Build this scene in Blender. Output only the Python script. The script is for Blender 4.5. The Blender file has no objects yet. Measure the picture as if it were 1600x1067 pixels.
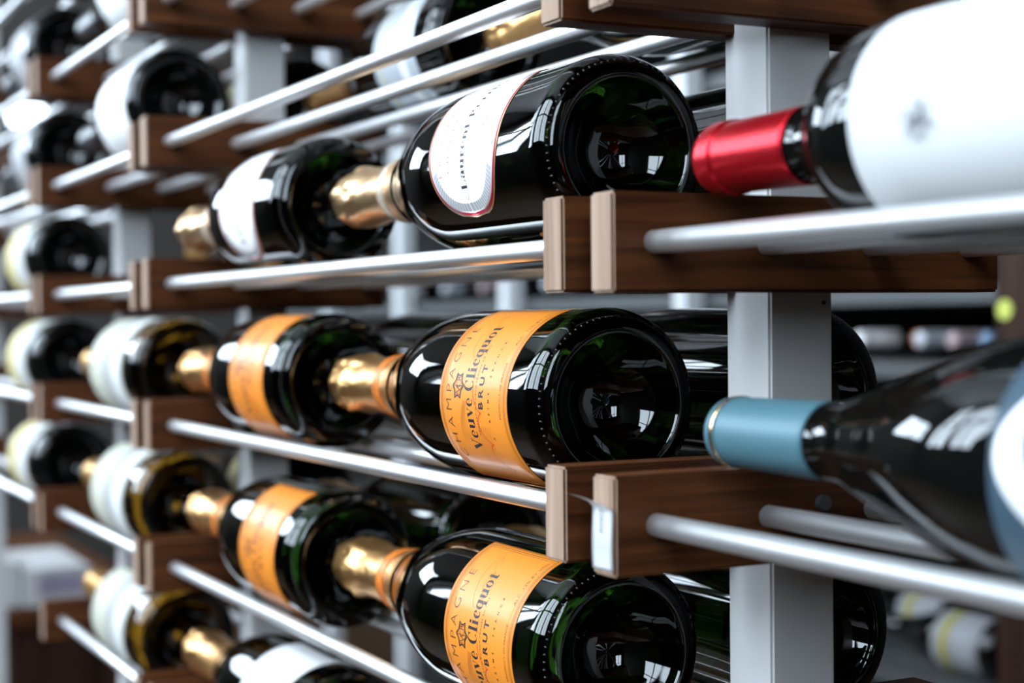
import bpy, bmesh, math, random
from mathutils import Vector, Matrix, noise

random.seed(7)
sc = bpy.context.scene
COL = sc.collection
U = 0.1143                       # one rack row (4.5 in) in metres; rack coordinates below are in rows

# ------------------------------------------------------------------ camera
F = Vector((-0.889419, 0.456889, -0.013653))
R = Vector((0.457027, 0.8894, -0.009627))
UP = Vector((-0.007744, 0.014802, 0.99986))
cd = bpy.data.cameras.new('camera')
cam = bpy.data.objects.new('camera', cd)
COL.objects.link(cam)
m = Matrix((R, UP, -F)).transposed().to_4x4()
m.translation = Vector((4.807227, -2.865891, 0.300814)) * U
cam.matrix_world = m
cd.sensor_width = 36.0
cd.lens = 2507.55 / 1600 * 36
cd.clip_start = 0.02
cd.clip_end = 100
cd.dof.use_dof = True
cd.dof.focus_distance = 6.65 * U
cd.dof.aperture_fstop = 5.4
cd.dof.aperture_blades = 9
sc.camera = cam

# ------------------------------------------------------------------ view, world
sc.view_settings.view_transform = 'Standard'
sc.view_settings.look = 'None'
sc.view_settings.gamma = 1.0
sc.view_settings.use_curve_mapping = False
sc.view_settings.exposure = 0.0
try:
    sc.cycles.max_bounces = 10
    sc.cycles.transmission_bounces = 8
    sc.cycles.glossy_bounces = 5
    sc.cycles.diffuse_bounces = 4
    sc.cycles.caustics_reflective = False
    sc.cycles.caustics_refractive = False
    sc.cycles.sample_clamp_indirect = 6.0
    sc.cycles.use_denoising = True
except Exception:
    pass
w = bpy.data.worlds.new('sky')
sc.world = w
w.use_nodes = True
wn = w.node_tree.nodes
bg = wn['Background']
bg.inputs[0].default_value = (0.72, 0.86, 1.0, 1)
bg.inputs[1].default_value = 15.5

# room (metres): the shop around the rack
RX0, RX1, RY0, RY1, RZ0, RZ1 = -6.2, 3.6, -2.25, 2.9, -1.25, 3.1
WZ0, WZ1 = 0.50, 2.95
WINDOWS_FRONT = [(a, b, WZ0, WZ1) for a, b in ((-5.7, -4.3), (-4.1, -2.7), (-1.7, -0.3), (-0.1, 1.3))]   # x spans
WINDOW_LEFT = [(-2.1, -.80, .85, 1.85), (.84, 1.02, .84, .97)]                                          # y spans
WINDOW_RIGHT = [(-1.9, -.9, WZ0, WZ1)]


def portal(name, loc, rot, sx, sy):
    l = bpy.data.lights.new(name, 'AREA')
    l.shape = 'RECTANGLE'
    l.size, l.size_y = sx, sy
    l.energy = 1
    l.cycles.is_portal = True
    o = bpy.data.objects.new(name, l)
    COL.objects.link(o)
    o.location = loc
    o.rotation_euler = rot
    return o


for a, b, c, d in WINDOWS_FRONT:       # daylight through the window openings
    portal('window_daylight', ((a + b) / 2, RY0 - .02, (c + d) / 2), (math.pi / 2, 0, 0), b - a, d - c)
for a, b, c, d in WINDOW_LEFT:
    portal('window_daylight', (RX0 - .02, (a + b) / 2, (c + d) / 2), (math.pi / 2, 0, -math.pi / 2), b - a, d - c)
for a, b, c, d in WINDOW_RIGHT:
    portal('window_daylight', (RX1 + .02, (a + b) / 2, (c + d) / 2), (math.pi / 2, 0, math.pi / 2), b - a, d - c)


# ------------------------------------------------------------------ materials
def new_mat(name):
    mt = bpy.data.materials.new(name)
    mt.use_nodes = True
    return mt, mt.node_tree.nodes, mt.node_tree.links, mt.node_tree.nodes['Principled BSDF']


def plain(name, col, rough=.5, metal=0.0, coat=0.0, trans=0.0, ior=1.5, spec=.5, coat_rough=.05, noise_amt=0.0, noise_scale=200, bump=0.0):
    mt, n, l, b = new_mat(name)
    b.inputs['Base Color'].default_value = (*col, 1)
    b.inputs['Roughness'].default_value = rough
    b.inputs['Metallic'].default_value = metal
    b.inputs['Coat Weight'].default_value = coat
    b.inputs['Coat Roughness'].default_value = coat_rough
    b.inputs['Transmission Weight'].default_value = trans
    b.inputs['IOR'].default_value = ior
    b.inputs['Specular IOR Level'].default_value = spec
    if noise_amt or bump:
        tc = n.new('ShaderNodeTexCoord')
        nz = n.new('ShaderNodeTexNoise')
        nz.inputs['Scale'].default_value = noise_scale
        nz.inputs['Detail'].default_value = 3
        l.new(tc.outputs['Object'], nz.inputs['Vector'])
        if noise_amt:
            mx = n.new('ShaderNodeMix')
            mx.data_type = 'RGBA'
            mx.inputs[6].default_value = (*[c * (1 - noise_amt) for c in col], 1)
            mx.inputs[7].default_value = (*[min(1, c * (1 + noise_amt)) for c in col], 1)
            l.new(nz.outputs['Fac'], mx.inputs[0])
            l.new(mx.outputs[2], b.inputs['Base Color'])
        if bump:
            bp = n.new('ShaderNodeBump')
            bp.inputs['Strength'].default_value = bump
            bp.inputs['Distance'].default_value = .001
            l.new(nz.outputs['Fac'], bp.inputs['Height'])
            l.new(bp.outputs[0], b.inputs['Normal'])
    return mt


def wood(name, dark, light, axis=1, rough=.45, k=1.0):
    mt, n, l, b = new_mat(name)
    tc = n.new('ShaderNodeTexCoord')
    mp = n.new('ShaderNodeMapping')
    s = [150 * k, 150 * k, 150 * k]
    s[axis] = 7 * k
    mp.inputs['Scale'].default_value = s
    oi = n.new('ShaderNodeObjectInfo')
    ml = n.new('ShaderNodeVectorMath')
    ml.operation = 'MULTIPLY_ADD'
    ml.inputs[1].default_value = (1, 1, 1)
    l.new(tc.outputs['Object'], ml.inputs[0])
    cb = n.new('ShaderNodeCombineXYZ')
    for i in range(3):
        l.new(oi.outputs['Random'], cb.inputs[i])
    l.new(cb.outputs[0], ml.inputs[2])
    l.new(ml.outputs[0], mp.inputs['Vector'])
    nz = n.new('ShaderNodeTexNoise')
    nz.inputs['Scale'].default_value = 1.0
    nz.inputs['Detail'].default_value = 5
    nz.inputs['Distortion'].default_value = .6
    l.new(mp.outputs[0], nz.inputs['Vector'])
    cr = n.new('ShaderNodeValToRGB')
    cr.color_ramp.elements[0].position = .32
    cr.color_ramp.elements[0].color = (*dark, 1)
    cr.color_ramp.elements[1].position = .7
    cr.color_ramp.elements[1].color = (*light, 1)
    l.new(nz.outputs['Fac'], cr.inputs[0])
    l.new(cr.outputs[0], b.inputs['Base Color'])
    b.inputs['Roughness'].default_value = rough
    b.inputs['Specular IOR Level'].default_value = .15
    bp = n.new('ShaderNodeBump')
    bp.inputs['Strength'].default_value = .15
    bp.inputs['Distance'].default_value = .0006
    l.new(nz.outputs['Fac'], bp.inputs['Height'])
    l.new(bp.outputs[0], b.inputs['Normal'])
    return mt


M = {}
M['walnut'] = wood('walnut', (.036, .0105, .0032), (.140, .046, .0145), 1)
M['walnut_end'] = wood('walnut_end_grain', (.22, .135, .09), (.42, .29, .21), 2, .6)
M['walnut_dark'] = wood('dark_stained_wood', (.020, .008, .005), (.060, .025, .014), 2, .5, .3)
M['aluminium'] = plain('satin_aluminium', (.97, .97, .97), .44, 1.0)
M['post_paint'] = plain('grey_painted_steel', (.585, .575, .565), .42, 0.0, noise_amt=.04, noise_scale=30)
M['tag_paper'] = plain('white_tag_paper', (.86, .87, .88), .6)
M['ink'] = plain('black_ink', (.012, .011, .014), .5)
M['ink_brown'] = plain('brown_ink', (.07, .024, .008), .5)
M['ink_faint'] = plain('faint_brown_ink', (.36, .10, .015), .5)
M['ink_red'] = plain('red_ink', (.70, .04, .01), .5)
M['ink_grey'] = plain('grey_ink', (.13, .13, .14), .5)
M['ink_pink'] = plain('crimson_ink', (.34, .02, .04), .5)
M['glass_green'] = plain('dark_green_glass', (.0010, .0036, .0003), .015, trans=1.0, ior=1.5)
M['glass_amber'] = plain('olive_amber_glass', (.030, .014, .0010), .02, trans=1.0, ior=1.5)
M['glass_black'] = plain('black_wine_glass', (.003, .0035, .003), .02, trans=0.0, ior=1.5)
M['label_orange'] = plain('orange_label_paper', (.80, .240, .016), .5, coat=.22, coat_rough=.15, noise_amt=.03, noise_scale=60)
M['label_white'] = plain('white_label_paper', (.88, .87, .86), .55)
M['label_cream'] = plain('cream_label_paper', (.52, .51, .41), .6)
M['label_offwhite'] = plain('off_white_label_paper', (.66, .66, .655), .6)
M['label_grey'] = plain('grey_printed_band', (.36, .36, .37), .6)
M['label_silver'] = plain('silvery_label', (.55, .58, .62), .4, metal=.25)
M['label_olive'] = plain('olive_yellow_band', (.42, .36, .05), .5)
M['label_slate'] = plain('slate_blue_label', (.045, .085, .12), .45)
M['label_yellow'] = plain('yellowed_label_paper', (.66, .55, .25), .6)
M['label_tan'] = plain('tan_gold_edging', (.52, .33, .16), .35, metal=.35)
M['crimson'] = plain('crimson_edging', (.50, .012, .05), .4)
M['gold_foil'] = plain('gold_foil', (1.0, .56, .215), .33, metal=1.0, bump=.8, noise_scale=140)
M['gold_foil_worn'] = plain('gold_foil_pale', (.95, .62, .33), .32, metal=1.0, bump=.7, noise_scale=120)
M['band_orange'] = plain('orange_neck_band', (.85, .22, .025), .35, coat=.4)
M['band_gold'] = plain('pale_gold_neck_band', (.80, .66, .50), .3, metal=.5)
M['red_foil'] = plain('red_metal_capsule', (.62, .012, .022), .27, metal=.75)
M['blue_foil'] = plain('blue_grey_capsule', (.070, .160, .195), .44, metal=.1)
M['gold'] = plain('gold_ring', (.9, .66, .28), .22, metal=1.0)
M['copper_foil'] = plain('copper_gold_capsule', (.72, .40, .12), .35, metal=.9)
M['black_foil'] = plain('black_capsule', (.02, .02, .022), .35)
M['black_plastic'] = plain('black_screw', (.03, .03, .03), .4)
M['lime'] = plain('yellow_green_sticker', (.66, .72, .12), .45)
M['shelf_grey'] = plain('grey_shelf_steel', (.085, .088, .088), .5)
M['white_post'] = plain('pale_grey_post', (.70, .71, .72), .45)
M['wall'] = plain('charcoal_wall', (.010, .0095, .009), .8, noise_amt=.1, noise_scale=3)
M['wall_pale'] = plain('warm_plaster', (.050, .044, .038), .8, noise_amt=.05, noise_scale=3)
M['ceiling'] = plain('ceiling_plaster', (.42, .41, .40), .85, noise_amt=.05, noise_scale=2)
M['window_frame'] = plain('dark_window_frame', (.05, .05, .05), .4)
M['carton'] = plain('white_carton', (.55, .54, .53), .7, noise_amt=.05, noise_scale=20)
M['carton_lilac'] = plain('lilac_print', (.36, .31, .42), .6)
M['floor_wood'] = wood('oak_floor', (.06, .032, .016), (.13, .075, .04), 0, .35, .08)


# ------------------------------------------------------------------ mesh helpers
def link(name, me, mat, parent=None):
    o = bpy.data.objects.new(name, me)
    COL.objects.link(o)
    if mat is not None and len(me.materials) == 0:
        me.materials.append(mat)
    if parent is not None:
        o.parent = parent
    return o


def from_bm(name, bm, mat, parent=None, smooth=False):
    me = bpy.data.meshes.new(name)
    bm.normal_update()
    bm.to_mesh(me)
    bm.free()
    if smooth:
        for p in me.polygons:
            p.use_smooth = True
    return link(name, me, mat, parent)


def add_box(bm, x0, x1, y0, y1, z0, z1, bevel=0.0, mi=0):
    r = bmesh.ops.create_cube(bm, size=1.0)
    vs = r['verts']
    for v in vs:
        v.co = Vector(((x0 + x1) / 2 + v.co.x * (x1 - x0), (y0 + y1) / 2 + v.co.y * (y1 - y0), (z0 + z1) / 2 + v.co.z * (z1 - z0)))
    fs = set()
    for v in vs:
        fs.update(v.link_faces)
    for f in fs:
        f.material_index = mi
    if bevel:
        es = set()
        for v in vs:
            es.update(v.link_edges)
        bmesh.ops.bevel(bm, geom=list(es), offset=bevel, segments=2, affect='EDGES')


def box(name, x0, x1, y0, y1, z0, z1, mat, parent=None, bevel=0.0):
    bm = bmesh.new()
    add_box(bm, x0, x1, y0, y1, z0, z1, bevel)
    return from_bm(name, bm, mat, parent)


def tag(o, label=None, cat=None, group=None, kind=None):
    if label:
        o['label'] = label
    if cat:
        o['category'] = cat
    if group:
        o['group'] = group
    if kind:
        o['kind'] = kind
    return o


def empty(name, loc=(0, 0, 0)):
    o = bpy.data.objects.new(name, None)
    COL.objects.link(o)
    o.location = loc
    o.empty_display_size = .02
    return o


def smooth_profile(pts, sub=4):
    """Catmull-Rom through (d, r) points; a point repeated twice keeps a crease."""
    out = []
    n = len(pts)
    for i in range(n - 1):
        p0, p1, p2, p3 = pts[max(i - 1, 0)], pts[i], pts[i + 1], pts[min(i + 2, n - 1)]
        if p1 == p2:
            continue
        for k in range(sub):
            t = k / sub
            q = []
            for c in range(2):
                q.append(.5 * (2 * p1[c] + (p2[c] - p0[c]) * t + (2 * p0[c] - 5 * p1[c] + 4 * p2[c] - p3[c]) * t * t + (3 * p1[c] - p0[c] - 3 * p2[c] + p3[c]) * t ** 3))
            out.append((q[0], max(q[1], 0.0)))
    out.append(pts[-1])
    return out


def lathe(prof, seg=96, disp=None, caps=True):
    """prof in mm (d from base towards neck, r): axis along -X. Returns a bmesh in metres."""
    bm = bmesh.new()
    rings = []
    for d, r in prof:
        if r < 1e-6:
            rings.append([bm.verts.new((-d / 1000, 0, 0))])
        else:
            ring = []
            for k in range(seg):
                a = 2 * math.pi * k / seg
                rr, dd = r, d
                if disp:
                    rr, dd = disp(d, r, a)
                ring.append(bm.verts.new((-dd / 1000, -rr / 1000 * math.cos(a), rr / 1000 * math.sin(a))))
            rings.append(ring)
    for A, B in zip(rings, rings[1:]):
        if len(A) == 1 and len(B) == 1:
            continue
        for k in range(seg):
            k2 = (k + 1) % seg
            if len(A) == 1:
                bm.faces.new((A[0], B[k2], B[k]))
            elif len(B) == 1:
                bm.faces.new((A[k], A[k2], B[0]))
            else:
                bm.faces.new((A[k], A[k2], B[k2], B[k]))
    bmesh.ops.recalc_face_normals(bm, faces=bm.faces)
    return bm


def lathe_obj(name, prof, mat, parent, seg=96, disp=None, auto=None):
    o = from_bm(name, lathe(prof, seg, disp), mat, parent, True)
    return o


def cyl_pt(rad, ang, d):
    """Point on a lying bottle: rad mm, ang radians (0 faces -Y, +90 deg is up), d mm from the base."""
    return (-d / 1000, -rad / 1000 * math.cos(ang), rad / 1000 * math.sin(ang))


def patch(name, mat, parent, rad, center_deg, smax, width_fn, d_mid, ns=48, nw=8, smin=None, thick=.12):
    """Paper wrapped on a cylinder. s = arc length (mm) from the centre line; width_fn(s)->(lo,hi) along the axis (mm, towards neck +)."""
    bm = bmesh.new()
    smin = -smax if smin is None else smin
    c = math.radians(center_deg)
    grid = []
    for i in range(ns + 1):
        s = smin + (smax - smin) * i / ns
        lo, hi = width_fn(s)
        grid.append([bm.verts.new(cyl_pt(rad, c + s / rad, d_mid + lo + (hi - lo) * j / nw)) for j in range(nw + 1)])
    for i in range(ns):
        for j in range(nw):
            bm.faces.new((grid[i][j], grid[i][j + 1], grid[i + 1][j + 1], grid[i + 1][j]))
    bmesh.ops.recalc_face_normals(bm, faces=bm.faces)
    for f in bm.faces:
        cen = f.calc_center_median()
        if f.normal.y * cen.y + f.normal.z * cen.z < 0:
            f.normal_flip()
    if thick:
        g = bmesh.ops.solidify(bm, geom=bm.faces[:], thickness=thick / 1000)
    return from_bm(name, bm, mat, parent, True)


def wrap_polys(name, polys, mat, parent, rad, center_deg, d_base):
    """Flat print: polygons in (u along text, v letter height) mm wrapped on the cylinder; letters' tops point to the neck."""
    bm = bmesh.new()
    c = math.radians(center_deg)
    for poly in polys:
        vs = [bm.verts.new(cyl_pt(rad, c + u / rad, d_base + v)) for u, v in poly]
        try:
            f = bm.faces.new(vs)
        except ValueError:
            continue
        f.normal_update()
        cen = f.calc_center_median()
        if f.normal.y * cen.y + f.normal.z * cen.z < 0:
            f.normal_flip()
    return from_bm(name, bm, mat, parent)


def text_polys(body, height, spacing=1.0, weight=0.0, sx=1.0):
    """Built-in font text as flat polygons (mm), centred in u; height = cap height in mm."""
    cu = bpy.data.curves.new('lettering', 'FONT')
    cu.body = body
    cu.align_x = 'CENTER'
    cu.size = 1.0
    cu.space_character = spacing
    cu.resolution_u = 3
    cu.offset = weight
    o = bpy.data.objects.new('lettering', cu)
    COL.objects.link(o)
    dg = bpy.context.evaluated_depsgraph_get()
    me = bpy.data.meshes.new_from_object(o.evaluated_get(dg))
    k = height / .70
    polys = [[(me.vertices[i].co.x * k * sx, me.vertices[i].co.y * k) for i in p.vertices] for p in me.polygons]
    bpy.data.objects.remove(o)
    bpy.data.curves.remove(cu)
    bpy.data.meshes.remove(me)
    return polys


# ---- a small fat-face (thick/thin) alphabet drawn from rectangles and ring sectors
def _ring(cx, cy, rx, ry, ix, iy, sh=0.0, a0=0, a1=360, n=28):
    out = []
    for k in range(n):
        t0, t1 = (math.radians(a0 + (a1 - a0) * (k + e) / n) for e in (0, 1))
        out.append([(cx + rx * math.cos(t0), cy + ry * math.sin(t0)), (cx + rx * math.cos(t1), cy + ry * math.sin(t1)),
                    (cx + sh + ix * math.cos(t1), cy + iy * math.sin(t1)), (cx + sh + ix * math.cos(t0), cy + iy * math.sin(t0))])
    return out


def _r(x0, y0, x1, y1):
    return [[(x0, y0), (x1, y0), (x1, y1), (x0, y1)]]


def _dot(cx, cy, r):
    return [[(cx + r * math.cos(t * math.pi / 6), cy + r * math.sin(t * math.pi / 6)) for t in range(12)]]


T, H = .19, .045
X_ = .66
GLYPH = {
    'V': (.78, [[(.03, 1), (.27, 1), (.50, .18), (.43, 0), (.37, 0)]] + [[(.40, 0), (.45, 0), (.72, 1), (.66, 1)]] + _r(-.02, .96, .34, 1) + _r(.56, .96, .80, 1)),
    'C': (.72, _ring(.37, .5, .35, .52, .20, .47, .05, 42, 318) + _r(.60, .68, .66, .98) + _r(.61, .04, .65, .22)),
    'L': (.66, _r(.08, 0, .08 + T, 1) + _r(0, .96, .36, 1) + _r(0, 0, .6, H) + [[(.56, 0), (.62, 0), (.62, .32), (.58, .32)]]),
    'P': (.68, _r(.08, 0, .08 + T, 1) + _r(0, .96, .30, 1) + _r(0, 0, .36, H) + _ring(.28, .74, .36, .26, .18, .215, 0, -90, 90)),
    'e': (.56, _ring(.28, X_ / 2, .26, X_ / 2 + .01, .12, .29, .03, 0, 320) + _r(.14, .33, .53, .33 + H)),
    'u': (.66, _r(.06, .18, .06 + T, X_) + _r(0, X_ - .04, .2, X_) + _r(.42, 0, .42 + T, X_) + _r(.36, X_ - .04, .5, X_) + _r(.5, 0, .67, .04) + _ring(.28, .2, .22, .21, .06, .17, -.02, 180, 340)),
    'v': (.60, [[(.02, X_), (.22, X_), (.40, .12), (.34, 0), (.29, 0)]] + [[(.31, 0), (.35, 0), (.56, X_), (.51, X_)]] + _r(-.02, X_ - .04, .28, X_) + _r(.43, X_ - .04, .62, X_)),
    'l': (.34, _r(.08, 0, .08 + T, 1) + _r(0, .96, .2, 1) + _r(0, 0, .35, H)),
    'i': (.34, _r(.08, 0, .08 + T, X_) + _r(0, X_ - .04, .2, X_) + _r(0, 0, .35, H) + _dot(.17, .86, .11)),
    'c': (.52, _ring(.28, X_ / 2, .26, X_ / 2 + .01, .12, .29, .04, 50, 320) + _dot(.43, .50, .085)),
    'q': (.64, _ring(.27, X_ / 2, .26, X_ / 2 + .01, .11, .29, .02, 30, 330) + _r(.40, -.30, .40 + T, X_) + _r(.33, -.30, .66, -.26)),
    'o': (.58, _ring(.29, X_ / 2, .27, X_ / 2 + .01, .11, .29)),
    't': (.40, _r(.10, .08, .10 + T, .86) + _r(0, X_ - .05, .38, X_) + _ring(.27, .10, .17, .12, .0, .07, 0, 180, 360, 10)),
    'a': (.58, _r(.34, .06, .34 + T, .50) + _ring(.22, .18, .20, .20, .07, .155, .02) + _ring(.30, .46, .22, .21, .06, .165, 0, 0, 150, 14) + _dot(.13, .50, .08) + _r(.5, 0, .62, .05)),
    'r': (.48, _r(.08, 0, .08 + T, X_) + _r(0, X_ - .04, .2, X_) + _r(0, 0, .35, H) + _dot(.40, .55, .09) + _ring(.30, .42, .14, .23, .06, .19, 0, 60, 170, 8)),
    'n': (.68, _r(.08, 0, .08 + T, X_) + _r(0, X_ - .04, .2, X_) + _r(0, 0, .33, H) + _r(.44, 0, .44 + T, .46) + _r(.38, 0, .69, H) + _ring(.42, .44, .21, .23, .03, .18, 0, 0, 165, 10)),
    '-': (.34, _r(.03, .28, .30, .36)),
    ' ': (.26, []),
}


def didone(text, cap, track=0.0, sx=1.0):
    x, polys = 0.0, []
    for ch in text:
        wdt, ps = GLYPH[ch]
        polys += [[((x + a) * cap * sx, b * cap) for a, b in p] for p in ps]
        x += wdt + .06 + track
    tot = x * cap * sx
    return [[(a - tot / 2, b) for a, b in p] for p in polys], tot


def ribbon(path, wd):
    """A thin printed line through (u, v) points."""
    out = []
    for (x0, y0), (x1, y1) in zip(path, path[1:]):
        dx, dy = x1 - x0, y1 - y0
        n = math.hypot(dx, dy) or 1
        nx, ny = -dy / n * wd / 2, dx / n * wd / 2
        out.append([(x0 + nx, y0 + ny), (x1 + nx, y1 + ny), (x1 - nx, y1 - ny), (x0 - nx, y0 - ny)])
    return out


def dense(path, step=1.5):
    out = [path[0]]
    for a, b in zip(path, path[1:]):
        n = max(1, int(math.hypot(b[0] - a[0], b[1] - a[1]) / step))
        out += [(a[0] + (b[0] - a[0]) * k / n, a[1] + (b[1] - a[1]) * k / n) for k in range(1, n + 1)]
    return out


# ------------------------------------------------------------------ the shop (setting)
def room():
    t = .15
    tag(box('floor', RX0 - t, RX1 + t, RY0 - t, RY1 + t, RZ0 - .1, RZ0, M['floor_wood']), kind='structure')
    tag(box('ceiling', RX0 - t, RX1 + t, RY0 - t, RY1 + t, RZ1, RZ1 + .1, M['ceiling']), kind='structure')
    tag(box('wall_back', RX0 - t, RX1 + t, RY1, RY1 + t, RZ0, RZ1, M['wall']), kind='structure')

    def wall(name, spans, lo, hi, along_x, mat, x0=0.0):
        bm = bmesh.new()

        def bx(a, b, z0, z1):
            if b - a < 1e-4:
                return
            if along_x:
                add_box(bm, a, b, RY0 - t, RY0, z0, z1)
            else:
                add_box(bm, x0, x0 + t, a, b, z0, z1)
        p = lo
        for a, b, c, d in spans:
            bx(p, a, RZ0, RZ1)
            bx(a, b, RZ0, c)
            bx(a, b, d, RZ1)
            p = b
        bx(p, hi, RZ0, RZ1)
        tag(from_bm(name, bm, mat), kind='structure')
    wall('wall_front', WINDOWS_FRONT, RX0 - t, RX1 + t, True, M['wall_pale'])
    wall('wall_left', WINDOW_LEFT, RY0, RY1, False, M['wall_pale'], RX0 - t)
    wall('wall_right', WINDOW_RIGHT, RY0, RY1, False, M['wall_pale'], RX1)
    n = 1
    for spans, along_x, wx in ((WINDOWS_FRONT, True, 0), (WINDOW_LEFT, False, RX0), (WINDOW_RIGHT, False, RX1 + .14)):
        for a, b, w0, w1 in spans:
            bm = bmesh.new()

            def bar(p, q, z0, z1):
                if along_x:
                    add_box(bm, p, q, RY0 - .10, RY0 - .04, z0, z1)
                else:
                    add_box(bm, wx - .10, wx - .04, p, q, z0, z1)
            f = .05 if w1 > 2 else .02
            bar(a, a + f, w0, w1)
            bar(b - f, b, w0, w1)
            bar(a + f, b - f, w0, w0 + f)
            bar(a + f, b - f, w1 - f, w1)
            if w1 > 1:
                mid = (a + b) / 2
                bar(mid - .025, mid + .025, w0 + f, w1 - f)
            if w1 > 2:
                bar(a + f, mid - .025, 1.75, 1.80)
                bar(mid + .025, b - f, 1.75, 1.80)
            tag(from_bm('window_%d' % n, bm, M['window_frame']), kind='structure')
            n += 1


room()

# ------------------------------------------------------------------ the wine rack
RW, RG, RH, ARM = .1551, .2051, .3551, 1.79          # arm width, gap, height, depth (rows)
ROD_Y = (.17, .655, 1.14, 1.62)
ROD_R = .0415
ZC = .570                                           # centre height of row 2's arms
PAIR = RW * 2 + RG
COLS = [6.34 + PAIR, 0.0, -6.34, -10.21, -18.4]   # right edge of each pair of arms
rack = empty('wine_rack', (0, 0, RZ0))
tag(rack, 'wooden-armed wine rack with aluminium rods and grey posts, holding all the lying bottles in front', 'wine rack')


def rz(row, bay=0):
    return ZC - (row - 2) + (.007 if bay == 1 else 0.0)


def arm_mesh():
    bm = bmesh.new()
    add_box(bm, -RW / 2 * U, RW / 2 * U, 0, ARM * U, -RH / 2 * U, RH / 2 * U, .0011)
    me = bpy.data.meshes.new('arm')
    bm.normal_update()
    for f in bm.faces:
        f.material_index = 1 if abs(f.normal.y) > .9 else 0
    bm.to_mesh(me)
    bm.free()
    me.materials.append(M['walnut'])
    me.materials.append(M['walnut_end'])
    return me


ARM_ME = arm_mesh()


def rod_mesh(length):
    bm = bmesh.new()
    bmesh.ops.create_cone(bm, cap_ends=True, segments=24, radius1=ROD_R * U, radius2=ROD_R * U, depth=length * U)
    bmesh.ops.rotate(bm, verts=bm.verts, matrix=Matrix.Rotation(math.pi / 2, 3, 'Y'))
    me = bpy.data.meshes.new('rod')
    bm.to_mesh(me)
    bm.free()
    for p in me.polygons:
        p.use_smooth = len(p.vertices) == 4
    me.materials.append(M['aluminium'])
    return me


def rp(x, y, z):
    """Rack coordinates (rows) to the rack's local metres."""
    return Vector((x * U, y * U, z * U - RZ0))


ARMS = {}


def add_arm(x, row, bay):
    o = link('arm', ARM_ME, None, rack)
    o.location = rp(x, 0, rz(row, bay))
    ARMS[(round(x, 2), row)] = o
    return o


ROWS_OF_BAY = {0: range(1, 5), 1: range(0, 6), 2: range(-1, 6), 3: range(-1, 5)}
for bay in range(4):
    xr = COLS[bay] - PAIR          # left face of the pair closing the bay on the right
    xl = COLS[bay + 1]             # right face of the pair on the left
    ln = xr - xl
    rm = rod_mesh(ln + .12)
    for row in ROWS_OF_BAY[bay]:
        add_arm(xr + RW / 2, row, bay)
        add_arm(xl - RW / 2, row, bay)
        for y in ROD_Y:
            r_ = link('rod', rm, None, rack)
            r_.location = rp((xr + xl) / 2, y, rz(row, bay))
POST_ME = None
for c in COLS:
    x1, x0 = c - .147, c - .432
    bm = bmesh.new()
    add_box(bm, x0 * U, x1 * U, .775 * U, 1.075 * U, 0, RZ1 - RZ0, .0012)
    p_ = from_bm('post', bm, M['post_paint'], rack)
    if c == 0.0:
        for zz in (.355,):
            bm = bmesh.new()
            bmesh.ops.create_cone(bm, cap_ends=True, segments=12, radius1=.0011, radius2=.0009, depth=.0008)
            bmesh.ops.rotate(bm, verts=bm.verts, matrix=Matrix.Rotation(math.pi / 2, 3, 'Y'))
            s_ = from_bm('screw', bm, M['black_plastic'], p_)
            s_.location = rp(x1, 1.03, zz) + Vector((.0003, 0, 0))


def price_tag(arm, z_top, z_bot, curl):
    """A paper strip stuck on an arm's front end, its top edge curling away to one side."""
    bm = bmesh.new()
    wd = RW * U * .94
    n = 18
    rows = []
    for i in range(n + 1):
        t = i / n
        z = z_bot + (z_top - z_bot) * t
        y = -.0006
        sh = 0.0
        k = max(0.0, (t - .82) / .18) if curl else 0.0
        y -= .0035 * k * k
        row = []
        for j in range(7):
            s = j / 6
            row.append(bm.verts.new((-wd / 2 + wd * s - .0085 * k * k * (1 - s), y - .004 * k * k * (1 - s) - .0003 * math.sin(t * 5), z - .004 * k * s * s)))
        rows.append(row)
    for i in range(n):
        for j in range(6):
            bm.faces.new((rows[i][j], rows[i][j + 1], rows[i + 1][j + 1], rows[i + 1][j]))
    bmesh.ops.solidify(bm, geom=bm.faces[:], thickness=.00015)
    o = from_bm('price_tag', bm, M['tag_paper'], arm, True)
    o['label'] = 'white paper price tag'
    return o


price_tag(ARMS[(round(-RW / 2, 2), 3)], .30 * RH * U, -.44 * RH * U, True)
price_tag(ARMS[(round(-RW / 2, 2), 1)], .40 * RH * U, -.36 * RH * U, False)
for row in (2, 3):
    bm = bmesh.new()
    bmesh.ops.create_cone(bm, cap_ends=True, segments=20, radius1=.0036, radius2=.0032, depth=.003)
    bmesh.ops.rotate(bm, verts=bm.verts, matrix=Matrix.Rotation(math.pi / 2, 3, 'Y'))
    o = from_bm('bolt_cap', bm, M['black_plastic'], ARMS[(round(-RW / 2, 2), row)])
    o.location = (RW / 2 * U + .0012, .90 * U, .035 * U)
# small blue-grey print on the curled tag
bm = bmesh.new()
ps = []
for k in range(7):        # the few pen strokes are too small to read in the photo
    ps += ribbon([(-4.5 + 1.4 * k, .4 * (k % 2)), (-4.1 + 1.4 * k, 2.4), (-3.6 + 1.4 * k, 1.1 + .5 * (k % 3))], .38)
for poly in ps:
    vs = [bm.verts.new((.0012 - v / 1000, -.00125, .002 + u / 1000)) for u, v in poly]
    bm.faces.new(vs)
tag(from_bm('tag_print', bm, M['ink_grey'], ARMS[(round(-RW / 2, 2), 3)]), kind='stuff')

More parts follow.
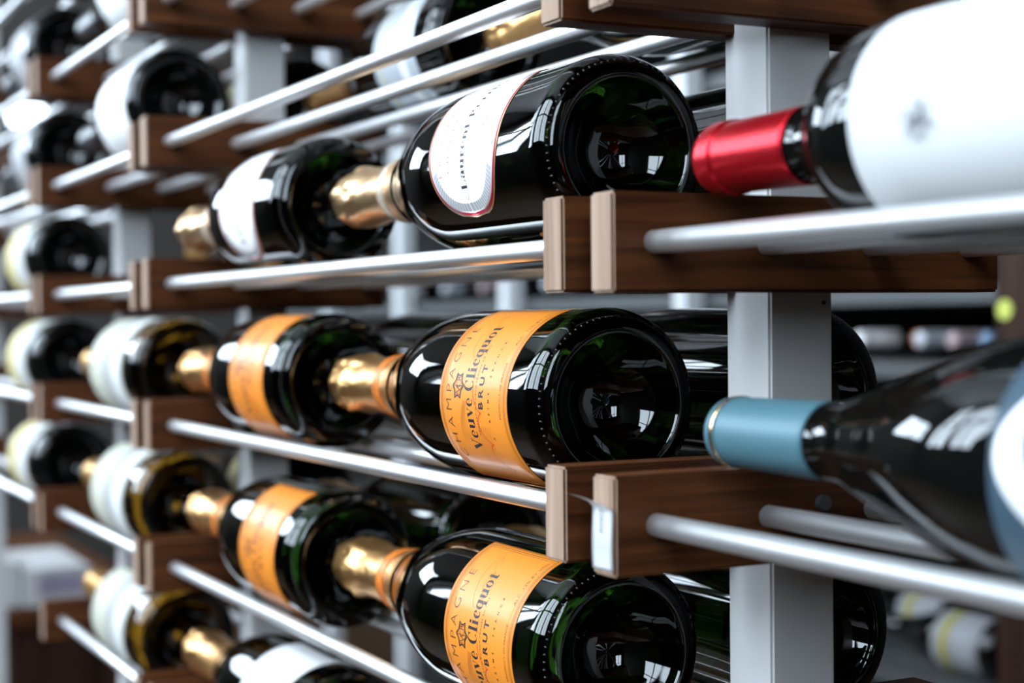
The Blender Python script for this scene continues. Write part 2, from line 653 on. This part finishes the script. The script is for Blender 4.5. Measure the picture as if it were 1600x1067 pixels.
# ------------------------------------------------------------------ bottles
CH_R = 43.8
CHAMP = [(27, 0), (26.2, 7), (22.5, 15), (14.5, 23.5), (5.5, 29.5), (1.0, 31.8), (0, 33.2), (.3, 35.6), (1.6, 39.0), (4.2, 41.9), (8, 43.5), (12, 43.8), (12, 43.8),
         (120, 43.8), (120, 43.8), (133, 43.5), (147, 42.2), (162, 39.4), (177, 35.4), (192, 30.4), (206, 25.6), (219, 21.8), (232, 19.0), (245, 17.3), (262, 16.1), (302, 15.4), (322, 14.6), (327, 11), (328, 0)]


def foil_disp(seed):
    def f(d, r, a):
        k = max(0.0, min(1.0, (d - 278) / 25))
        v = Vector((math.cos(a) * 2.2 + seed, math.sin(a) * 2.2, d / 16))
        n1 = noise.noise(v)
        folds = math.sin(a * 7 + seed + n1 * 3) * .45 * k
        cage = 0.9 * k * max(0.0, noise.noise(Vector((a * 1.9 + seed, d / 9, 3))))
        return r + n1 * (.35 + 1.3 * k) + folds * .8 + cage * 1.5, d + (noise.noise(v * 1.7) * 1.4 * k)
    return f


FOIL = [(221, 21.9), (232, 19.7), (232, 19.7), (242, 18.3), (255, 17.1), (272, 16.5), (285, 16.6), (293, 17.2), (300, 18.2), (306, 18.2), (310, 17.0), (316, 16.9), (324, 16.6), (329, 14.6), (332, 10.5), (333, 5), (333.2, 0)]


def beads(rad, d, n, size, parent, mat):
    """The knurled ring pressed into a champagne bottle's heel: small raised beads, one mesh."""
    bm = bmesh.new()
    for k in range(n):
        a = 2 * math.pi * k / n
        c = Vector(cyl_pt(rad, a, d))
        t = Vector((0, math.sin(a), math.cos(a)))
        x = Vector((-1, 0, 0))
        nn = Vector((.80, -math.cos(a) * .6, math.sin(a) * .6))
        nn.normalize()
        x = t.cross(nn)
        base = [bm.verts.new(c + (t * math.cos(q * math.pi / 3) * .75 + x * math.sin(q * math.pi / 3) * 1.15) * size) for q in range(6)]
        top = [bm.verts.new(c + (t * math.cos(q * math.pi / 3) * .45 + x * math.sin(q * math.pi / 3) * .7) * size + nn * size * .5) for q in range(6)]
        for q in range(6):
            bm.faces.new((base[q], base[(q + 1) % 6], top[(q + 1) % 6], top[q]))
        bm.faces.new(top)
    bmesh.ops.recalc_face_normals(bm, faces=bm.faces)
    o = from_bm('heel_beading', bm, mat, parent, True)
    o['kind'] = 'stuff'
    return o


def base_champagne(name, foil_mat, band_mat, seed):
    r = empty(name)
    g = lathe_obj('glass', smooth_profile(CHAMP, 5), M['glass_green'], r, 128)
    beads(39.7, 2.2, 74, .0008, r, M['glass_black'])
    f = lathe_obj('foil', smooth_profile(FOIL, 5), foil_mat, r, 120, foil_disp(seed))
    return r, g, f


def neck_band(parent, mat, slit):
    prof = [(240.5, 18.4), (240.5, 19.5), (242, 19.3), (246, 18.9), (250, 18.5), (250, 17.2)]
    b = lathe_obj('neck_band', prof, mat, parent, 96)
    if slit:
        bm = bmesh.new()
        prev = None
        for k in range(25):
            a = math.radians(-48 + 60 * k / 24)
            hw = 1.3 * math.sin(math.pi * k / 24) ** .5
            cur = [bm.verts.new(cyl_pt(19.1 - (hw * .1 * s), a, 245.0 + hw * .8 * s)) for s in (-1, 1)]
            if prev:
                bm.faces.new((prev[0], prev[1], cur[1], cur[0]))
            prev = cur
        from_bm('band_print', bm, M['ink'], b)
    return b


def star_crest(k):
    """Six-pointed crest outline with concave sides, and a monogram inside (u, v in mm)."""
    pts = []
    n = 6
    for i in range(n):
        a0, a1 = math.radians(60 * i + 30), math.radians(60 * (i + 1) + 30)
        p0, p1 = Vector((math.cos(a0), math.sin(a0))), Vector((math.cos(a1), math.sin(a1)))
        for j in range(6):
            t = j / 6
            p = p0.lerp(p1, t)
            pts.append(p * (1 - .22 * math.sin(math.pi * t)))
    pts.append(pts[0])
    out = []
    for sc_, wd in ((1.0, .8), (.80, .3)):
        out += ribbon([(p.x * k * sc_ * 1.08, p.y * k * sc_ * .95) for p in pts], wd)
    s = k * .42
    out += ribbon([(-s * 1.3, s * .8), (-s * .75, -s * .8), (-s * .2, s * .8)], .45)                      # V
    out += ribbon([(s * .3 + s * .55 * math.cos(t), s * .75 * math.sin(t)) for t in [math.radians(45 + 18 * i) for i in range(16)]], .4)   # C
    out += ribbon([(s * .95, -s * .8), (s * .95, s * .8), (s * 1.35, s * .7), (s * 1.4, s * .3), (s * .95, 0)], .4)   # P
    out += ribbon([(-s * 1.5, 0), (s * 1.5, 0)], .3)
    out += ribbon([(0, -s * 1.5), (0, s * 1.5)], .35)
    out += ribbon([(s * .8 * math.cos(t), -s * .7 + s * .8 * math.sin(t)) for t in [math.radians(200 + 14 * i) for i in range(11)]], .35)
    return out


def scale_polys(ps, a, b, du=0.0, dv=0.0):
    return [[(u * a + du, v * b + dv) for u, v in p] for p in ps]


LAB_R = CH_R + .25
PR_R = LAB_R + .06


def orange_label(root, center):
    lab = patch('front_label', M['label_orange'], root, LAB_R, center, 54, lambda s: (-36.5, 36.5), 62.5)
    L = 62.5

    def put(nm, polys, mat, off, du=0.0):
        return tag(wrap_polys(nm, scale_polys(polys, 1, 1, du), mat, lab, PR_R, center, L + off), kind='stuff')
    # double border lines
    bl = []
    for ins in (2.6, 3.9):
        a, b = 54 - ins, 36.5 - ins
        bl += ribbon(dense([(-a, -b), (a, -b), (a, b), (-a, b), (-a, -b)], 2.0), .34 if ins < 3 else .22)
    put('border_lines', bl, M['ink_brown'], 0)
    put('champagne_lettering', text_polys('CHAMPAGNE', 6.2, 1.5, -.012, 1.0), M['ink_brown'], 22.8, -1.5)
    put('crest', star_crest(6.5), M['ink'], 15.9, 1)
    ps, tot = didone('Veuve Clicquot', 9.6)
    put('name_lettering', scale_polys(ps, 66 / tot, 1), M['ink'], -.5, 2)
    put('small_lettering', text_polys('PONSARDIN MAISON FONDÉE EN 1772', 1.25, 1.5, .008), M['ink_brown'], -4.6, 0)
    put('brut_lettering', text_polys('BRUT', 4.6, 1.55, .03), M['ink'], -11.6, 1)
    put('reims_lettering', text_polys('À  REIMS  FRANCE', 1.7, 2.6, .02), M['ink_brown'], -18.4, 0)
    put('foot_lettering', text_polys('PRODUCT OF FRANCE', 1.7, 1.1) + scale_polys(text_polys('ALC. 12% BY VOL.', 2.2, 1.1), 1, 1, 36), M['ink_brown'], -30.0, 0)
    # looping signature across the label, red where it passes under the name
    sig = []
    for i in range(150):
        t = i / 149
        u = -50 + 98 * t + 2.6 * math.sin(t * 40)
        v = -17 + 27 * t + (4.2 if t < .55 else 5.5) * math.sin(t * 40 + 1.3) * (1 - .5 * t)
        sig.append((u, v))
    loop = [(30 + 16 * math.cos(a) * .9, 9 + 5.0 * math.sin(a) + .10 * 16 * math.cos(a)) for a in [math.radians(-40 + 9 * k) for k in range(38)]]
    put('signature', ribbon(sig[:28], .28) + ribbon(sig[86:], .22) + ribbon(loop, .22), M['ink_faint'], 0)
    put('signature_red', ribbon(sig[27:74], .6), M['ink_red'], 0)
    swirl = []
    for k in range(7):
        swirl += ribbon([(-44 + 26 * q / 20, -16 + 3.4 * k * .8 + 3.5 * math.sin(q / 20 * 3.1 + k * .15)) for q in range(21)], .16)
        swirl += ribbon([(-26 + 20 * q / 20, 6 + 1.2 * k + 3 * math.sin(q / 20 * 3.1 + k * .2)) for q in range(21)], .14)
    put('engraving', swirl, M['ink_faint'], 0)
    return lab


def oval_label(root, center, detail=True):
    Hs, W = 47.5, 38.4
    L = 81.0

    def fn(inset):
        def f(s):
            u = min(1.0, abs(s) / (Hs - inset))
            h = (W - inset) * (max(0.0, 1 - u ** 2.6)) ** (1 / 2.6)
            return (-h, h)
        return f

    def pat(nm, mat, parent, inset, dr):
        n = 64
        return patch(nm, mat, parent, LAB_R + dr, center, Hs - inset, fn(inset), L, n, 8, None, .04)
    lab = pat('front_label', M['label_tan'], root, 0, 0)
    pat('crimson_edge', M['crimson'], lab, .9, .07)
    pat('label_face', M['label_white'], lab, 2.3, .14)

    def put(nm, polys, mat, off, du=0.0, dr=.2):
        return tag(wrap_polys(nm, scale_polys(polys, 1, 1, du), mat, lab, LAB_R + dr, center, L + off), kind='stuff')
    # engraved grey border at both rounded ends
    cells = []
    NN = 92
    for k in range(NN):
        a0, a1 = 2 * math.pi * k / NN, 2 * math.pi * (k + .88) / NN
        if abs(math.cos((a0 + a1) / 2)) < .45:
            continue

        def pt(a, ins):
            ca, sa = math.cos(a), math.sin(a)
            e = 2 / 2.6
            return ((Hs - ins) * math.copysign(abs(ca) ** e, ca), (W - ins) * math.copysign(abs(sa) ** e, sa))
        m_ = (a0 + a1) / 2
        cells.append([pt(a0, 3.6), pt(m_, 3.4), pt(a1, 3.6), pt(a1, 7.6), pt(m_, 7.9), pt(a0, 7.6)])
    put('engraved_border', cells, M['label_grey'], 0)
    ell = [(38.0 * math.cos(t), 5.2 * math.sin(t)) for t in [2 * math.pi * k / 80 for k in range(81)]]
    put('name_oval', ribbon(ell, .22), M['ink_grey'], -.5)
    put('cuvee_lettering', text_polys('LA CUVÉE', 4.2, 1.9, -.008), M['ink_pink'], 22.0, -3)
    put('champagne_lettering', text_polys('CHAMPAGNE', 3.4, 1.75, 0), M['ink_grey'], 13.0, -2)
    ps, tot = didone('Laurent-Perrier', 6.2)
    put('name_lettering', scale_polys(ps, 66 / tot, 1), M['ink'], -3.4, 0)
    put('brut_lettering', text_polys('BRUT', 2.6, 2.2, 0), M['ink_pink'], -20.5, 4)
    return lab


def strip_label(root, mat, rad, center, half, d0, d1, bands=()):
    lab = patch('front_label', mat, root, rad + .25, center, half, lambda s: (d0, d1), 0, 40, 6)
    for bmat, a, b in bands:
        patch('label_band', bmat, lab, rad + .45, center, half, lambda s, a=a, b=b: (a, b), 0, 40, 2, None, .05)
    return lab


def copy_tree(o, parent=None):
    c = o.copy()
    COL.objects.link(c)
    if parent is not None:
        c.parent = parent
    for ch in list(o.children):
        copy_tree(ch, c)
    return c


def place(o, x, row, depth, rmm, bay, roll=0.0, lift=0.0):
    """Rest a lying bottle (radius rmm) on the front (0) or rear (1) pair of rods; x = its base, in rows."""
    y = (ROD_Y[0] + ROD_Y[1]) / 2 if depth == 0 else (ROD_Y[2] + ROD_Y[3]) / 2
    half = (ROD_Y[1] - ROD_Y[0]) / 2 if depth == 0 else (ROD_Y[3] - ROD_Y[2]) / 2
    h = math.sqrt((rmm / 1000 / U + ROD_R + .004) ** 2 - half ** 2)
    o.location = (x * U, y * U, (rz(row, bay) + h + lift) * U)
    o.rotation_euler = (roll, 0, 0)
    return o


G_FRONT = 'bottles on the front rods'
G_REAR = 'bottles on the rear rods'
X1, X2, X3, X4 = -.65, -3.70, -6.90, -10.76        # base positions along the rack

# orange-labelled champagne
oc, og, of = base_champagne('champagne_bottle', M['gold_foil'], None, 1.3)
neck_band(of, M['band_orange'], True)
orange_label(oc, 8.0)
oranges = [(X1, 3, 0, 0, 'champagne bottle with orange label, largest of its kind, resting level with the blue bottle capsule'),
           (X1 + .02, 4, 0, -8, 'orange-label champagne bottle under the price-tagged arm, cut by the bottom edge'),
           (X2, 3, 0, 2, 'blurred orange-label champagne bottle behind the gold foil of the upper sharp orange-label bottle'),
           (X2 + .16, 4, 0, -6, 'blurred orange-label champagne bottle behind the gold foil of the lower sharp orange-label bottle')]
for i, (x, row, dep, rl, lb) in enumerate(oranges):
    o = oc if i == 0 else copy_tree(oc)
    place(o, x, row, dep, CH_R, 1, math.radians(-rl), .032)
    tag(o, lb, 'bottle', G_FRONT)

# oval white-labelled champagne
lc, lg, lf = base_champagne('champagne_bottle', M['gold_foil_worn'], None, 4.1)
neck_band(lf, M['band_gold'], False)
oval_label(lc, 25.0)
for i, (x, row, lb) in enumerate([(X1 + .08, 2, 'champagne bottle with rounded white label edged in crimson, above the walnut arms'),
                                  (X2 + .02, 2, 'blurred champagne bottle with rounded white label, behind the gold foil of the crimson-edged one')]):
    o = lc if i == 0 else copy_tree(lc)
    place(o, x, row, 0, CH_R, 1, math.radians(13 * i), .034)
    tag(o, lb, 'bottle', G_FRONT)

# silver-labelled champagne on the rear rods (top), and plain dark ones behind the orange ones
vc, vg, vf = base_champagne('champagne_bottle', M['gold_foil'], None, 7.7)
strip_label(vc, M['label_silver'], CH_R, 10, 56, 30, 102, ((M['label_white'], 46, 58), (M['label_cream'], 88, 95)))
dc, dg_, df = base_champagne('champagne_bottle', M['gold_foil'], None, 11.2)
rear = [(vc, X2, 1, 'champagne bottle with silvery label seen from below between the top rods', 1),
        (vc, X1, 1, 'champagne bottle of which only the gold foil neck shows beside the topmost arm', 1),
        (dc, X1, 3, 'dark champagne bottle behind the grey post, its beaded base beside the blue capsule', 1),
        (dc, X1 + .05, 4, 'dark champagne bottle behind the grey post, its beaded base under the lowest right rod', 1),
        (dc, X1, 2, 'dark bottle on the rear rods behind the red capsule', 1),
        (dc, X2, 4, 'dark bottle on the rear rods above the gold foil of the lowest sharp champagne', 1),
        (dc, X2, 3, 'dark bottle on the rear rods hidden mostly by the blurred orange-label bottle', 1)]
used = set()
for src, x, row, lb, dep in rear:
    o = src if src.name not in used else copy_tree(src)
    used.add(src.name)
    place(o, x, row, dep, CH_R, 1, random.uniform(-.2, .2), .03)
    tag(o, lb, 'bottle', G_REAR)

# fifth-row white label just entering at the bottom edge
wb, wg, wf = base_champagne('champagne_bottle', M['gold_foil'], None, 5.5)
strip_label(wb, M['label_white'], CH_R, 25, 58, 22, 96)
place(wb, X2, 5, 0, CH_R, 1, 0, .012)
tag(wb, 'champagne bottle whose white label just shows at the bottom edge of the photo', 'bottle', G_FRONT)

# ---- still wines
def still(name, prof, cap, glass, cap_mat, seg=96):
    r = empty(name)
    lathe_obj('glass', smooth_profile(prof, 5), glass, r, seg)
    c = lathe_obj('capsule', smooth_profile(cap, 4), cap_mat, r, seg)
    return r, c


BURG = [(24, 0), (22, 10), (14, 21), (4, 28), (.8, 31), (0, 33), (.6, 36), (3, 39.3), (8, 41), (14, 41.4), (14, 41.4), (95, 41.4), (95, 41.4), (108, 40.8), (125, 38.4),
        (142, 34.4), (158, 29.6), (174, 24.4), (190, 19.9), (206, 16.6), (222, 14.8), (240, 14.0), (285, 13.4), (294, 13.2), (296, 9), (296, 0)]
BURG_CAP = [(230, 14.6), (231, 14.75), (284, 14.3), (287, 14.5), (292, 14.4), (295.5, 13.2), (297.4, 10), (297.8, 0)]
BORD = [(22, 0), (20, 10), (12, 20), (3, 26), (.6, 29), (0, 31), (.8, 34), (3, 36.8), (8, 38), (14, 38.2), (14, 38.2), (176, 38.2), (176, 38.2), (184, 37.7), (192, 36.1),
        (201, 32.6), (209, 27.2), (216, 21.0), (222, 16.9), (229, 14.9), (240, 14.2), (290, 13.6), (298, 13.4), (299.5, 9), (300, 0)]
BORD_CAP = [(240, 14.9), (241, 15.0), (284, 14.5), (286, 15.1), (294, 15.1), (297, 14.7), (300, 13.0), (301.5, 9), (301.8, 0)]

BURG_L = [(x * 1.13, y * 1.09) for x, y in BURG]
BURG_L_CAP = [(x * 1.13, y * 1.09) for x, y in BURG_CAP]
BR = 41.4 * 1.09

# red-capsule bottle in the near bay
rb, rc = still('wine_bottle', BORD, BORD_CAP, M['glass_black'], M['red_foil'])
red_lab = strip_label(rb, M['label_offwhite'], 38.2, 12, 50, 62, 171)
# faint grey drawing on the label
bush = []
for k in range(90):
    a = random.uniform(0, 2 * math.pi)
    q = random.random() ** .7
    u, v = -14 + 7 * q * math.cos(a), 2 + 10 * q * math.sin(a)
    ln, aa = random.uniform(1.5, 4), random.uniform(-.6, .6)
    bush += ribbon([(u, v), (u + ln * math.cos(aa), v + ln * math.sin(aa))], .35)
for k in range(26):
    u, v = random.uniform(-16, 34), random.uniform(-8, 6)
    bush += ribbon([(u, v), (u + random.uniform(2, 6), v + random.uniform(-2, 2))], .18)
wrap_polys('label_drawing', bush, M['ink_grey'], red_lab, 38.6, 12, 136)['kind'] = 'stuff'
place(rb, 2.675, 2, 0, 38.2, 0, 0, 0)
tag(rb, 'dark wine bottle with red capsule and white label, lying close to us at upper right', 'bottle', G_FRONT)

# blue-capsule bottle in the near bay
BURG_S = [(x + (15 if 90 < x < 200 else 10 if 200 <= x < 215 else 4 if 215 <= x < 230 else 0), y) for x, y in BURG]
bb, bc = still('wine_bottle', BURG_S, [(max(x, 233) if x < 235 else x, y) for x, y in [(233, 14.6), (234, 14.75)] + BURG_CAP[2:]], M['glass_black'], M['blue_foil'])
rg = lathe_obj('gold_ring', [(288.2, 14.3), (288.2, 14.75), (290.2, 14.75), (290.2, 14.3)], M['gold'], bc, 96)
rg['label'] = 'thin gold ring round the blue capsule'
BLR = 41.4
bl = strip_label(bb, M['label_slate'], BLR, 12, 52, 22, 108)
arc = []
for k in range(24):
    t0, t1 = k / 24, (k + 1) / 24
    arc.append([(-34 + 62 * t0, 80 + 26 * math.sin(3.0 * t0)), (-34 + 62 * t1, 80 + 26 * math.sin(3.0 * t1)), (-34 + 62 * t1, 66 + 30 * math.sin(2.6 * t1)), (-34 + 62 * t0, 66 + 30 * math.sin(2.6 * t0))])
wrap_polys('label_drawing', [[(u, v) for u, v in reversed(p)] for p in arc], M['label_white'], bl, BLR + .4, 12, 0)
place(bb, 2.70, 3, 0, BLR, 0, 0, .0)
tag(bb, 'dark wine bottle with blue-grey capsule and long sloping neck, lying below the red-capsule bottle', 'bottle', G_FRONT)

# cream-labelled white wine, three in a column of the second bay
cb, cc = still('wine_bottle', BURG_L, BURG_L_CAP, M['glass_amber'], M['copper_foil'])
strip_label(cb, M['label_cream'], BR, 10, 56, 36, 158, ((M['label_grey'], 84, 102), (M['label_offwhite'], 42, 74)))
for i, (row, lb) in enumerate([(3, 'blurred white wine bottle with cream label, highest of the three in the amber-glass column'),
                               (4, 'blurred white wine bottle with cream label, middle of the three in the amber-glass column'),
                               (5, 'blurred white wine bottle with cream label, lowest of the three in the amber-glass column')]):
    o = cb if i == 0 else copy_tree(cb)
    place(o, X3 - .02 * i, row, 0, BR, 2, .1 * i, .01)
    tag(o, lb, 'bottle', G_FRONT)

# white-labelled dark bottles above them
kb, kf = still('wine_bottle', BURG_L, BURG_L_CAP, M['glass_black'], M['black_foil'])
strip_label(kb, M['label_white'], BR, 14, 60, 13, 116)
for i, (row, lb) in enumerate([(1, 'blurred dark bottle with white label beside the upper left pair of arms'),
                               (0, 'blurred dark bottle with white label, cut by the top edge of the photo')]):
    o = kb if i == 0 else copy_tree(kb)
    place(o, X3, row, 0, BR, 2, .1 * i, .01)
    tag(o, lb, 'bottle', G_FRONT)

# farthest bottles
yb, yc = still('wine_bottle', BURG_L, BURG_L_CAP, M['glass_black'], M['black_foil'])
strip_label(yb, M['label_cream'], BR, 8, 60, 36, 150, ((M['label_yellow'], 100, 146), (M['label_offwhite'], 42, 84)))
for i, (row, lb) in enumerate([(2, 'far blurred dark bottle with cream label, topmost of three at the left edge'),
                               (3, 'far blurred dark bottle with cream label, middle of three at the left edge'),
                               (4, 'far blurred dark bottle with cream label, lowest of three at the left edge')]):
    o = yb if i == 0 else copy_tree(yb)
    place(o, X4, row, 0, BR, 3, .1 * i, .01)
    tag(o, lb, 'bottle', G_FRONT)
zb, zc_ = still('wine_bottle', BURG_L, BURG_L_CAP, M['glass_black'], M['black_foil'])
strip_label(zb, M['label_grey'], BR, 8, 60, 20, 100)
for i, (row, lb) in enumerate([(1, 'far blurred dark bottle at the left edge, left of the upper white-label bottle'),
                               (0, 'far blurred dark bottle at the left edge near the top corner')]):
    o = zb if i == 0 else copy_tree(zb)
    place(o, X4, row, 0, BR, 3, .1 * i, .01)
    tag(o, lb, 'bottle', G_FRONT)

# dark bottles on the rear rods of the second bay
qb, qc = still('wine_bottle', BURG_L, BURG_L_CAP, M['glass_black'], M['copper_foil'], 64)
strip_label(qb, M['label_yellow'], BR, 10, 56, 22, 100)
for i, row in enumerate((1, 2, 4)):
    o = qb if i == 0 else copy_tree(qb)
    place(o, X3, row, 1, BR, 2, .3 * i, .01)
    tag(o, ('dark bottle on the rear rods behind the upper white-label bottle', 'dark bottle on the rear rods behind the post below the upper left arms',
            'dark bottle with yellowed label on the rear rods behind the middle amber bottle')[i], 'bottle', G_REAR)

# ------------------------------------------------------------------ rear display shelving
YB = 10.0
shelf = empty('display_shelf', (0, YB * U, RZ0))
tag(shelf, 'grey steel display shelving with pale posts, standing behind the rack, out of focus', 'shelving')
BT = [7.15, 5.35, 3.7, 1.53, .64, -.25, -1.9, -3.95]          # board tops (rows)
for zt in BT:
    bm = bmesh.new()
    add_box(bm, -34 * U, -8.24 * U, 0, 3.6 * U, (zt - .2) * U - RZ0, zt * U - RZ0, .001)
    from_bm('shelf_board', bm, M['shelf_grey'], shelf)
for xp in (-32.8, -28.7, -24.6, -19.92, -14.4):
    bm = bmesh.new()
    add_box(bm, (xp - .16) * U, (xp + .16) * U, -.32 * U, -.02 * U, 0, 8.2 * U - RZ0, .001)
    from_bm('post', bm, M['white_post'], shelf)
bm = bmesh.new()
add_box(bm, -8.22 * U, -7.2 * U, -.3 * U, 3.8 * U, 0, 8.2 * U - RZ0, .001)
panel = from_bm('end_panel', bm, M['walnut_dark'], shelf)
bm = bmesh.new()
bmesh.ops.create_cone(bm, cap_ends=True, segments=32, radius1=.0125, radius2=.0120, depth=.002)
bmesh.ops.rotate(bm, verts=bm.verts, matrix=Matrix.Rotation(math.pi / 2, 3, 'X'))
dot = from_bm('round_sticker', bm, M['lime'], panel)
dot.location = (-8.08 * U, -.3 * U - .001, .355 * U - RZ0)
dot['label'] = 'round yellow-green price sticker'
bm = bmesh.new()
add_box(bm, -34 * U, -8.24 * U, 3.62 * U, 3.8 * U, 0, 8.2 * U - RZ0)
from_bm('back_panel', bm, M['wall'], shelf)

# bottles lying neck-outwards on those boards
def shelf_bottle(cap_mat):
    r = empty('wine_bottle')
    pr_ = [(x, min(y * .86, 29.5)) for x, y in BURG]
    cp = [(x, y * .86) for x, y in BURG_CAP]
    g = lathe_obj('glass', smooth_profile(pr_, 2), M['glass_black'], r, 32)
    c = lathe_obj('capsule', smooth_profile(cp, 2), cap_mat, r, 32)
    return r


capm = {'white': M['label_white'], 'orange': M['band_orange'], 'grey': M['label_silver'], 'pink': plain('rose_capsule', (.45, .33, .33), .4), 'blue': plain('steel_blue_capsule', (.16, .24, .36), .4),
        'black': M['black_foil']}
SRC = {}


def put_shelf(x, board, colour, label, group, y=YB + .15):
    if colour not in SRC:
        o = SRC[colour] = shelf_bottle(capm[colour])
    else:
        o = copy_tree(SRC[colour])
    o.rotation_euler = (0, 0, math.radians(90))       # neck towards -Y
    o.location = (x * U, y * U + .297, BT[board] * U + .030)
    tag(o, label, 'bottle', group)


GS = 'bottles lying on the rear shelving'
for x, c, lb in ((-11.06, 'white', 'out-of-focus white-capped bottle on the rear shelf just right of the grey post'),
                 (-10.5, 'orange', 'out-of-focus orange-capped bottle on the rear shelf right of the grey post'),
                 (-9.95, 'grey', 'out-of-focus grey-capped bottle on the rear shelf beside the orange-capped one'),
                 (-9.4, 'pink', 'out-of-focus pale rose-capped bottle on the rear shelf'),
                 (-8.86, 'blue', 'out-of-focus blue-capped bottle on the rear shelf')):
    put_shelf(x, 5, c, lb, GS, YB + (.6 if c == 'orange' else .15))
ORD = 'first second third fourth fifth sixth seventh eighth ninth tenth eleventh twelfth thirteenth fourteenth fifteenth sixteenth'.split()
seq = ['grey', 'black', 'white', 'grey', 'black', 'pink', 'black', 'grey']
x = -27.5
k = 0
while x < -15.0:
    if min(abs(x - p) for p in (-24.6, -19.92)) > .5:
        put_shelf(x, 4, seq[k % 8], 'out-of-focus %s-capped bottle, %s from the left in the rear-shelf row between the pale posts' % (seq[k % 8], ORD[k]), 'row of bottles on the rear shelf')
        k += 1
    x += .82
x, k = -31.6, 0
while x < -24.0:
    if min(abs(x - p) for p in (-28.7, -24.6)) > .5:
        put_shelf(x, 1, ['white', 'grey', 'white', 'white'][k % 4], 'out-of-focus bottle, %s from the left in the high rear-shelf row under the top rods' % ORD[k], 'row of bottles on the high rear shelf')
        k += 1
    x += .85
# lying labelled bottles low at the right
for i, (x, dy) in enumerate(((-8.9, .6), (-10.5, 1.45))):
    if i == 0:
        lb_, lc_ = still('wine_bottle', BURG, BURG_CAP, M['glass_black'], M['black_foil'], 48)
        strip_label(lb_, M['label_grey'], 41.4, 12, 58, 24, 112, ((M['label_olive'], 80, 96),))
        o = lb_
    else:
        o = copy_tree(lb_)
    o.location = (x * U, (YB + dy) * U, BT[7] * U + .0416)
    tag(o, ('out-of-focus bottle with yellow-banded white label low on the rear shelving beside the end panel',
            'out-of-focus bottle with yellow-banded white label low on the rear shelving nearer the beaded base')[i], 'bottle', GS)

# ------------------------------------------------------------------ counter with cartons at the far left
ctr = empty('counter', (-19.6 * U, 1.0 * U, RZ0))
tag(ctr, 'dark wooden counter at the far left, carrying white cartons', 'counter')
CT = -3.93
bm = bmesh.new()
add_box(bm, -9 * U, 0, -3.4 * U, 2.6 * U, 0, (CT - .25) * U - RZ0, .002)
from_bm('body', bm, M['walnut_dark'], ctr)
bm = bmesh.new()
add_box(bm, -9.1 * U, .12 * U, -3.5 * U, 2.7 * U, (CT - .25) * U - RZ0, CT * U - RZ0, .002)
from_bm('counter_top', bm, M['walnut'], ctr)


def carton(x, y, z, sx, sy, sz, label):
    r = empty('carton', (x * U, y * U, z * U))
    box('box_body', -sx * U, 0, -sy / 2 * U, sy / 2 * U, 0, sz * U, M['carton'], r, .0015)
    box('printed_panel', 0, .0006, -sy * .3 * U, sy * .36 * U, sz * .3 * U, sz * .8 * U, M['carton_lilac'], r)
    tag(r, label, 'box', 'cartons on the counter')


carton(-19.9, .75, CT, 2.4, 1.5, .68, 'out-of-focus white carton on the far-left counter, left of the other')
carton(-19.8, 2.05, CT, 2.4, 1.0, .55, 'out-of-focus white carton with lilac print on the far-left counter, nearer the amber bottle')
